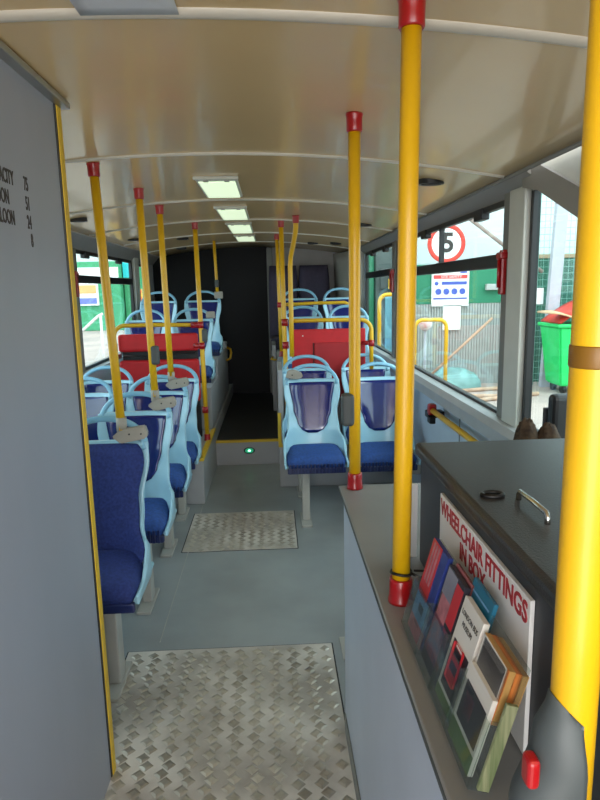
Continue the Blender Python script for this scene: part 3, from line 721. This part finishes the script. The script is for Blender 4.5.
# ------------------------------------------------------------------ near pole with grey validator housing
o = pole((.232, .43, .9), (.232, .43, cz(.232)), 'thick yellow pole closest to the camera with a brown tape band', r=.0178, group=G3)
rel(MB().tube([(.232, .43, 1.490), (.232, .43, 1.491), (.232, .43, 1.505), (.232, .43, 1.506)], [.0181, .0186, .0186, .0181], 24), 'tape_band', M['tape'], o)
hs = tag(empty('bell_push_housing', (.21, .43, 1.13)), 'grey plastic bell push housing with a red button strapped to the near pole', 'button')
b = MB()
prof = [(.0, .0205), (.02, .0205), (.09, .0205)]
def HF(u, v):
    a = PI * (.42 + 1.08 * u)             # open to the right
    z = 1.03 + v * .182; bulge = .016 * sm(0, .2, v) * (1 - sm(.55, .85, v))
    zz = z + (.018 * math.cos(a - PI) * v if v > .8 else 0)
    rr = .0195 + .012 * (1 - sm(.80, 1.0, v)) + bulge * max(0, math.cos(a - PI)) ** 2
    return Vector((.232 + rr * math.cos(a), .43 + rr * math.sin(a) * .9, zz))
def HB(u, v):
    a = PI * (.42 + 1.08 * u); z = HF(u, v).z
    return Vector((.232 + .0182 * math.cos(a), .43 + .0182 * math.sin(a), z))
b.slab(HF, HB, 28, 20); rel(b, 'housing', M['dgrey'], hs)
rel(MB().box(.1905, .201, .413, .429, 1.156, 1.182, .004, 3), 'red_button', M['red'], hs)

# ------------------------------------------------------------------ things behind the locker
r = tag(empty('backrest_board', (.92, 1.95, .9)), 'black padded backrest by the front right window', 'backrest')
rel(MB().box(.885, 1.01, 1.88, 1.93, .9, 1.20, .018, 3), 'pad', M['rub'], r)
rel(MB().box(.88, 1.0, 1.93, 1.945, .9, 1.15, .004), 'board', M['boxside'], r)
fur = mat('brown_fleece', (92, 74, 56), .95, col2=(48, 36, 28), nscale=40, bump=.6, bscale=120)
cl = MB(); cl.ball((.735, 1.72, 1.032), .04, .05, .132, 24, 18, .05); cl.ball((.79, 1.70, 1.026), .045, .05, .126, 24, 18, .04)
tag(cl.build('folded_fleece', fur, loc=(.76, 1.71, .9)), 'brown woolly bundle lying on the counter by the window', 'cloth')
# yellow rail on the right wall with black and red bracket
r = tag(empty('handrail', (.93, 3.2, .80)), 'yellow horizontal rail on the right wall below the window', 'handrail')
rel(MB().tube([(.95, 3.60, .81), (.95, 3.1, .81), (.95, 2.2, .81), (.95, 2.14, .81)], .0165, 14), 'tube', M['yellow'], r)
rel(MB().box(.925, .975, 3.58, 3.63, .78, .85, .012), 'end_joint', M['red'], r)
rel(MB().box(.925, 1.028, 3.60, 3.68, .76, .80, .006).box(.925, .960, 3.55, 3.62, .735, .775, .006), 'bracket', M['rub'], r)
rel(MB().box(.935, 1.028, 2.12, 2.17, .79, .83, .006), 'bracket', M['rub'], r)
o = text('lettering', 'CAB', M['dgrey'], frame_mtx((0, -1, 0), (0, 0, 1), (XR - .002, 3.62, .66)), .06, None)
bpy.data.objects.remove(o)

# ================================================================== CEILING FITTINGS
lm = mat('lamp_diffuser', (216, 234, 200), .4, emit=.42)
fm = mat('lamp_frame', (196, 198, 186), .35)
for i, (ya, yb) in enumerate([(3.04, 3.62), (4.10, 4.74), (5.08, 5.86), (6.2, 6.84)]):
    x0, x1 = -.345, -.145; zc = cz(-.24)
    r = tag(empty('ceiling_light', (-.245, (ya + yb) / 2, zc)), ['largest lit ceiling light, closest to the camera', 'second lit ceiling light from the front', 'third lit ceiling light from the front', 'furthest lit ceiling light, near the rear bulkhead'][i], 'light', 'ceiling lights along the aisle')
    rel(MB().box(x0, x1, ya, yb, zc - .013, zc + .004, .004).box(x0 - .006, x1 + .006, ya - .012, ya + .008, zc - .015, zc, .003), 'frame', fm, r)
    rel(MB().box(x0 + .012, x1 - .012, ya + .06, yb - .02, zc - .018, zc - .012, .002), 'diffuser', lm, r)
    for xx in (x0 + .05, x1 - .05): rel(MB().box(xx - .012, xx + .012, ya + .02, ya + .05, zc - .018, zc - .012, .001), 'catch', M['alu'], r)
for i, (x, y, lab) in enumerate([(.723, 2.83, 'black oval vent in the ceiling closest to the camera on the right'), (.704, 4.70, 'black oval ceiling vent partly behind the far counter pole'), (.69, 6.6, 'black oval ceiling vent at the rear right, window side'),
        (.47, 6.9, 'black oval ceiling vent at the rear right, aisle side'), (-1.19, 4.03, 'black oval ceiling vent on the left behind the first pole'), (-1.18, 5.60, 'second black oval ceiling vent on the left'), (-.83, 6.1, 'black oval ceiling vent above the rear left aisle seats'), (-1.0, 7.2, 'furthest black oval ceiling vent, over the rear left corner')]):
    b = MB(); zz = cz(x)
    r = tag(empty('ceiling_vent', (x, y, zz)), lab, 'vent', 'black oval ceiling vents')
    def ov(a, c, z0, z1):
        mb = MB(); A = [mb.bm.verts.new((x + a * math.cos(t * PI / 14), y + c * math.sin(t * PI / 14), z0 - .0 * t)) for t in range(28)]; B = [mb.bm.verts.new((q.co.x, q.co.y, z1)) for q in A]
        mb.bm.faces.new(A); mb.bm.faces.new(B[::-1])
        for t in range(28): mb.bm.faces.new((A[t], B[t], B[(t + 1) % 28], A[(t + 1) % 28]))
        return mb
    rel(ov(.058, .045, zz - .016, zz + .006), 'rim', M['rub'], r)
    rel(ov(.044, .032, zz - .018, zz - .014), 'grille', M['black'], r)
b = MB(); b.slab(lambda u, v: (-.345 + .185 * u, 1.165 + .125 * v, cz(-.345 + .185 * u) - .0085), lambda u, v: (-.345 + .185 * u, 1.165 + .125 * v, cz(-.345 + .185 * u) - .007), 6, 4)
tag(b.build('plastic_film', M['sticker'], loc=(-.25, 1.17, 2.06)), 'clear plastic film strip stuck to the front ceiling joint', 'film')

# ================================================================== OUTSIDE
GZ = -.25
pave = mat('paving', (178, 158, 146), .9, noise=.2, nscale=.8, col2=(150, 136, 128), bump=.1, bscale=20)
struct(MB().box(-60, 60, -15, 90, GZ - .1, GZ).build('ground', pave), 'pale pinkish yard paving')
grn = mat('green_hoarding', (38, 128, 92), .6, noise=.15, nscale=2)
dgrn = mat('dark_green_sheet', (38, 96, 78), .7, noise=.25, nscale=3)
palew = mat('pale_sheeting', (206, 214, 212), .7, noise=.06, nscale=1)
corr = mat('corrugated_pale', (176, 178, 172), .6, noise=.15)
steel = mat('galvanised_steel', (176, 176, 182), .5, noise=.1)
# right: pale sheeted building
struct(MB().box(1.3, 14, 13.0, 13.3, GZ, 9).build('wall_yard', palew), 'pale sheeted building across the yard')
hd = tag(empty('hoarding', (3.3, 11.2, GZ)), 'green hoarding with pale ribbed lower panels seen through the right window', 'hoarding')
rel(MB().box(2.43, 4.35, 11.1, 11.16, 1.22, 1.92, .01), 'green_panel', grn, hd)
b = MB().box(2.43, 4.35, 11.12, 11.16, GZ, 1.22)
for k in range(38): b.box(2.44 + k * .05, 2.465 + k * .05, 11.095, 11.125, GZ, 1.22)
rel(b, 'ribbed_panel', corr, hd)
hd2 = tag(empty('hoarding', (6.5, 11.2, GZ)), 'dark green sheeted hoarding behind the wheelie bin', 'hoarding')
rel(MB().box(4.35, 9.5, 11.1, 11.16, GZ, 2.02, .01), 'sheet', dgrn, hd2)
rel(MB().box(4.35, 9.5, 11.08, 11.18, 1.99, 2.06, .01), 'top_rail', mat('sandy_timber', (170, 150, 120), .8, noise=.2), hd2)
# wire mesh fence in front
fm_ = MB()
for k in range(34): fm_.tube([(4.3 + k * .09, 10.75, GZ), (4.3 + k * .09, 10.75, 3.5)], .0035, 4, cap=False)
for k in range(34): fm_.tube([(4.3, 10.75, GZ + .1 + k * .11), (7.3, 10.75, GZ + .1 + k * .11)], .0035, 4, cap=False)
mf = tag(empty('mesh_fence', (5.8, 10.75, GZ)), 'welded wire mesh fence in front of the dark green sheet', 'fence')
rel(fm_, 'wire_mesh', mat('mesh_wire', (130, 176, 160), .6), mf)
rel(MB().tube([(4.3, 10.75, GZ), (4.3, 10.75, 3.55)], .02, 8), 'fence_post', steel, mf)
for k in range(2): rel(MB().tube([(5.9 + k * 1.4, 10.75, GZ), (5.9 + k * 1.4, 10.75, 3.55)], .02, 8), 'fence_post', steel, mf)
b = MB(); b.prism([(4.70, GZ), (4.90, GZ), (5.06, 3.6), (4.86, 3.6)], 'y', 10.5, 10.6)
tag(b.build('steel_column', steel, loc=(4.8, 10.55, GZ)), 'grey steel column standing beside the wheelie bin', 'column')
# wheelie bin
bn = tag(empty('wheelie_bin', (5.02, 10.05, GZ)), 'bright green wheelie bin with its red lid propped open by cardboard', 'bin')
bg_ = mat('bin_green', (28, 196, 96), .45, noise=.08)
def tap(x0a, x1a, x0b, x1b, y0a, y1a, y0b, y1b, z0, z1):
    m_ = MB(); A = [m_.bm.verts.new(q) for q in [(x0a, y0a, z0), (x1a, y0a, z0), (x1a, y1a, z0), (x0a, y1a, z0)]]; B = [m_.bm.verts.new(q) for q in [(x0b, y0b, z1), (x1b, y0b, z1), (x1b, y1b, z1), (x0b, y1b, z1)]]
    m_.bm.faces.new(A); m_.bm.faces.new(B)
    for t in range(4): m_.bm.faces.new((A[t], A[(t + 1) % 4], B[(t + 1) % 4], B[t]))
    bmesh.ops.bevel(m_.bm, geom=m_.bm.edges[:], offset=.03, segments=2, affect='EDGES'); return m_
rel(tap(4.68, 5.42, 4.58, 5.55, 9.75, 10.3, 9.65, 10.4, GZ + .13, .86), 'bin_body', bg_, bn)
rel(MB().box(4.55, 5.58, 9.62, 10.43, .84, .90, .02), 'rim', bg_, bn)
b = MB(); b.slab(lambda u, v: (4.62 + .9 * u, 9.7 + .75 * v, .93 + .38 * math.sin(u * PI * .55)), lambda u, v: (4.62 + .9 * u, 9.7 + .75 * v, .90 + .36 * math.sin(u * PI * .55)), 10, 4)
rel(b, 'lid', mat('bin_red', (206, 58, 36), .5), bn)
for x_ in (4.78, 5.3):
    for y_ in (9.85, 10.2): rel(MB().tube([(x_ - .03, y_, GZ + .07), (x_ + .03, y_, GZ + .07)], .07, 14), 'wheel', M['rub'], bn)
cb = mat('cardboard', (208, 170, 130), .85, noise=.15)
b = MB(); b.slab(lambda u, v: (4.40 + 1.0 * u, 9.6 + .5 * v, 1.10 - .10 * u - .17 * (1 - v) * u + .03 * math.sin(7 * u)), lambda u, v: (4.40 + 1.0 * u, 9.6 + .5 * v, 1.07 - .10 * u - .17 * (1 - v) * u + .03 * math.sin(7 * u)), 12, 5)
tag(b.build('cardboard_sheet', cb, loc=(4.9, 9.85, .98)), 'flattened cardboard sticking out of the open wheelie bin', 'cardboard')
# round speed sign
sp = tag(empty('speed_sign', (3.09, 11.0, 1.95)), 'round white speed limit sign with red ring and the number 5', 'sign')
rel(MB().tube([(3.09, 10.95, 2.27), (3.09, 10.97, 2.27)], .335, 40), 'sign_face', M['white'], sp)
rel(MB().tube([(3.09 + .30 * math.cos(t / 40 * 2 * PI), 10.948, 2.27 + .30 * math.sin(t / 40 * 2 * PI)) for t in range(40)], .038, 8, closed=True, flat=.2), 'red_ring', mat('sign_red', (214, 60, 44), .5), sp)
q = text('numeral', '5', M['textdark'], frame_mtx((1, 0, 0), (0, 0, 1), (3.115, 10.945, 2.27)), .46, None, bold=.012); q.data.transform(Matrix.Translation(-Vector(sp.location))); q.parent = sp
rel(MB().box(3.06, 3.12, 10.97, 11.1, 1.9, 2.27).box(2.95, 3.2, 11.0, 11.1, 1.9, 1.95), 'bracket', steel, sp)
# safety sign
ss = tag(empty('safety_notice', (3.2, 11.08, 1.18)), 'white site safety notice with red band and blue symbols on the green hoarding', 'sign')
rel(MB().box(2.87, 3.545, 11.05, 11.09, 1.18, 1.82, .004), 'board', M['white'], ss)
rel(MB().box(2.90, 3.51, 11.044, 11.05, 1.665, 1.73), 'red_band', mat('notice_red', (214, 70, 66), .5), ss)
sb = mat('notice_blue', (70, 90, 176), .5)
rel(MB().box(3.05, 3.5, 11.044, 11.05, 1.56, 1.615).box(2.90, 3.51, 11.044, 11.05, 1.305, 1.33).box(3.38, 3.5, 11.044, 11.05, 1.76, 1.79), 'blue_band', sb, ss)
rel(MB().tube([(2.955, 11.044, 1.585), (2.955, 11.05, 1.585)], .035, 16), 'symbol', sb, ss)
for k in range(4): rel(MB().tube([(2.99 + k * .145, 11.044, 1.44), (2.99 + k * .145, 11.05, 1.44)], .055, 20), 'symbol', sb, ss)
for s_, x_, z_, sz_ in (('SITE SAFETY', 3.22, 1.697, .07),):
    q = text('lettering', s_, M['white'], frame_mtx((1, 0, 0), (0, 0, 1), (x_, 11.043, z_)), sz_, None); q.data.transform(Matrix.Translation(-Vector(ss.location))); q.parent = ss
tag(MB().box(3.08, 3.41, 11.05, 11.09, .75, 1.20, .004).build('paper_notice', M['paperw'], loc=(3.24, 11.09, .75)), 'plain pale paper notice below the safety notice', 'notice')
tag(MB().box(4.61, 4.75, 10.68, 10.73, 1.19, 1.47, .004).build('white_plate', M['white'], loc=(4.68, 10.73, 1.19)), 'small white plate fixed to the wire mesh fence', 'plate')
tag(MB().box(3.85, 4.14, 11.0, 11.1, 1.45, 1.56, .01).build('junction_box', corr, loc=(4.0, 11.09, 1.45)), 'small pale box on the green hoarding', 'box')
# diagonal props
tag(MB().tube([(2.63, 10.3, .0), (3.82, 10.6, .97)], .025, 8).build('scaffold_prop', mat('prop_wood', (176, 142, 116), .7), loc=(2.63, 10.3, 0)), 'long slanted pole leaning across the ribbed panels', 'pole')
tag(MB().tube([(3.55, 11.13, 2.70), (4.25, 11.13, 2.18), (4.9, 11.1, 1.75)], .035, 8).build('scaffold_prop', mat('prop_brown', (150, 130, 120), .7), loc=(3.6, 11.1, 2.7)), 'slanted brace high up to the right of the speed sign', 'pole')
# striped post with a bollard
stp = mat('stripe_yellow', (238, 186, 50), .5); stq = mat('stripe_orange', (232, 92, 48), .5)
def striped(x, y, z0, z1, w_, lab):
    r = tag(empty('warning_post', (x, y, GZ)), lab, 'post'); b = MB().box(x - w_ / 2, x + w_ / 2, y - .06, y + .06, GZ, z1, .01); rel(b, 'post', stp, r)
    n = 6; b = MB()
    for k in range(n):
        za = z0 + (z1 - z0) * k / n; hh = (z1 - z0) / n * .5
        b.prism([(x - w_ / 2, za), (x + w_ / 2, za + hh * .8), (x + w_ / 2, za + hh * 1.8), (x - w_ / 2, za + hh)], 'y', y - .068, y - .058)
    rel(b, 'stripes', stq, r)
striped(2.36, 10.9, .2, 1.45, .20, 'orange and yellow striped warning post left of the green hoarding')
wb = mat('helmet_white', (226, 222, 220), .5, noise=.3, nscale=8, col2=(214, 120, 110))
r = tag(empty('buoy_marker', (2.6, 10.4, GZ)), 'round white and red ball marker on a short post beside the ribbed panels', 'marker')
rel(MB().tube([(2.6, 10.4, GZ), (2.6, 10.4, .82)], .02, 8), 'post', steel, r); rel(MB().ball((2.6, 10.38, .91), .11, .11, .11, 20, 12), 'ball', wb, r)
def hoop(x0, x1, y, z1, lab):
    r = .13; pts = [(x0, y, GZ), (x0, y, z1 - r)] + [(x0 + r - r * math.cos(t * PI / 12), y, z1 - r + r * math.sin(t * PI / 12)) for t in range(1, 7)] + [(x1 - r + r * math.sin(t * PI / 12), y, z1 - r + r * math.cos(t * PI / 12)) for t in range(0, 7)] + [(x1, y, GZ)]
    tag(MB().tube(pts, .032, 10).build('barrier_hoop', M['yellow'], loc=((x0 + x1) / 2, y, GZ)), lab, 'barrier')
hoop(1.78, 2.35, 10.2, 1.42, 'tall yellow hoop barrier seen through the far right window')
hoop(2.33, 2.85, 10.0, 1.0, 'lower yellow hoop barrier left of the ball marker')
# dark cabin and green wall on the far right window
tag(MB().box(1.45, 2.03, 12.2, 12.5, GZ, 2.5, .02).build('green_wall_panel', grn, loc=(1.75, 12.3, GZ)), 'green panel at the far left edge of the right hand windows', 'panel')
cbn = tag(empty('site_cabin', (2.25, 12.4, GZ)), 'dark grey cabin with a pale blue door behind the yellow hoop', 'cabin')
rel(MB().box(2.04, 2.50, 12.1, 12.7, GZ, 2.3, .03), 'body', mat('cabin_dark', (84, 96, 92), .5, noise=.4, nscale=5), cbn)
rel(MB().box(2.22, 2.42, 12.08, 12.1, GZ + .3, 1.4, .01), 'door', mat('cabin_blue', (120, 176, 190), .4), cbn)
rel(MB().box(2.12, 2.42, 12.07, 12.1, 1.5, 1.9, .01), 'cabin_window', mat('cabin_win', (60, 70, 66), .15), cbn)
rel(MB().box(2.28, 2.36, 12.05, 12.08, 1.5, 1.7, .01), 'lamp', stp, cbn)
# timbers and imitated seat reflection at the hoarding foot
tim = mat('yard_timber', (190, 156, 128), .8, noise=.3)
for k, (xa, ya, xb, yb, zz) in enumerate([(2.9, 10.1, 4.2, 10.4, .0), (2.7, 9.7, 4.1, 9.5, .0), (3.0, 9.2, 4.3, 9.7, 0)]):
    tag(MB().tube([(xa, ya, GZ + .035), (xb, yb, GZ + .035)], .035, 6).build('timber_plank', tim, loc=(xa, ya, GZ)), ['timber length lying furthest back by the ribbed panels', 'timber length lying nearest the bus in front of the hoarding', 'timber length lying between the two others on the paving'][[0, 2, 1][k]], 'timber', 'timbers lying in the yard')
bs = tag(empty('mirrored_mound', (3.1, 10.6, GZ)), 'low teal mound imitating mirrored seats at the foot of the ribbed panels', 'heap')
b = MB(); b.ball((3.1, 10.55, GZ + .05), .55, .3, .34, 24, 12, .04); rel(b, 'reflection_mound', mat('reflection_teal', (126, 166, 160), .6, noise=.3, nscale=6), bs)  # solid teal mound stands in for seats reflected in the window glass
bs.name = 'seat_reflection'
# left side
struct(MB().box(-45, -4.5, 38, 38.3, GZ, 14).build('wall_yard', palew), 'pale building beyond the left side of the yard')
S = 30 / 11.
def LX(x): return x * S
def LZ(z): return 1.55 + (z - 1.55) * S
r = tag(empty('green_container', (LX(-3.3), 30.2, GZ)), 'green skip container with a white band seen through the left window', 'container')
rel(MB().box(LX(-4.2), LX(-2.62), 30.1, 32, GZ, LZ(2.08), .03), 'body', mat('container_green', (70, 160, 112), .6, noise=.2), r)
rel(MB().box(LX(-4.2), LX(-2.64), 30.05, 30.1, LZ(1.80), LZ(1.98)), 'white_band', M['white'], r)
r = tag(empty('site_board', (LX(-3.17), 30, LZ(1.34))), 'white, orange and blue board on the green container', 'sign')
rel(MB().box(LX(-3.33), LX(-3.0), 29.97, 30.1, LZ(1.33), LZ(1.72), .01), 'board', M['white'], r)
rel(MB().box(LX(-3.33), LX(-3.03), 29.95, 29.97, LZ(1.54), LZ(1.68)), 'orange_band', mat('notice_orange', (240, 170, 110), .5), r)
rel(MB().box(LX(-3.33), LX(-3.03), 29.95, 29.97, LZ(1.36), LZ(1.46)), 'blue_band', mat('notice_lilac', (110, 120, 200), .5), r)
r = tag(empty('portable_cabin', (LX(-2.45), 31, GZ)), 'green portable cabin with a turquoise panel, right of the container', 'cabin')
rel(MB().box(LX(-2.60), LX(-2.1), 30.6, 32.4, GZ, LZ(2.15), .03), 'body', mat('cabin_green', (60, 150, 100), .6, noise=.3, nscale=2), r)
rel(MB().box(LX(-2.60), LX(-2.38), 30.55, 30.6, LZ(1.80), LZ(2.1)), 'turquoise_panel', mat('turq', (40, 190, 196), .5), r)
striped(-3.62, 17, .5, 1.62, .30, 'orange and yellow striped post seen through the left window')
r = tag(empty('ramp_rail', (-3.6, 13.5, GZ)), 'pale sloping handrail in the yard on the left', 'handrail')
rel(MB().tube([(-4.6, 13.2, .25), (-3.75, 13.6, 1.05), (-3.65, 13.6, 1.1)], .03, 8), 'rail', mat('rail_pale', (214, 208, 204), .5), r)
rel(MB().tube([(-3.7, 13.6, GZ), (-3.7, 13.6, 1.06)], .03, 8), 'post', MATS['rail_pale'], r)
rel(MB().tube([(-4.5, 13.24, GZ), (-4.5, 13.24, .35)], .03, 8), 'post', MATS['rail_pale'], r)
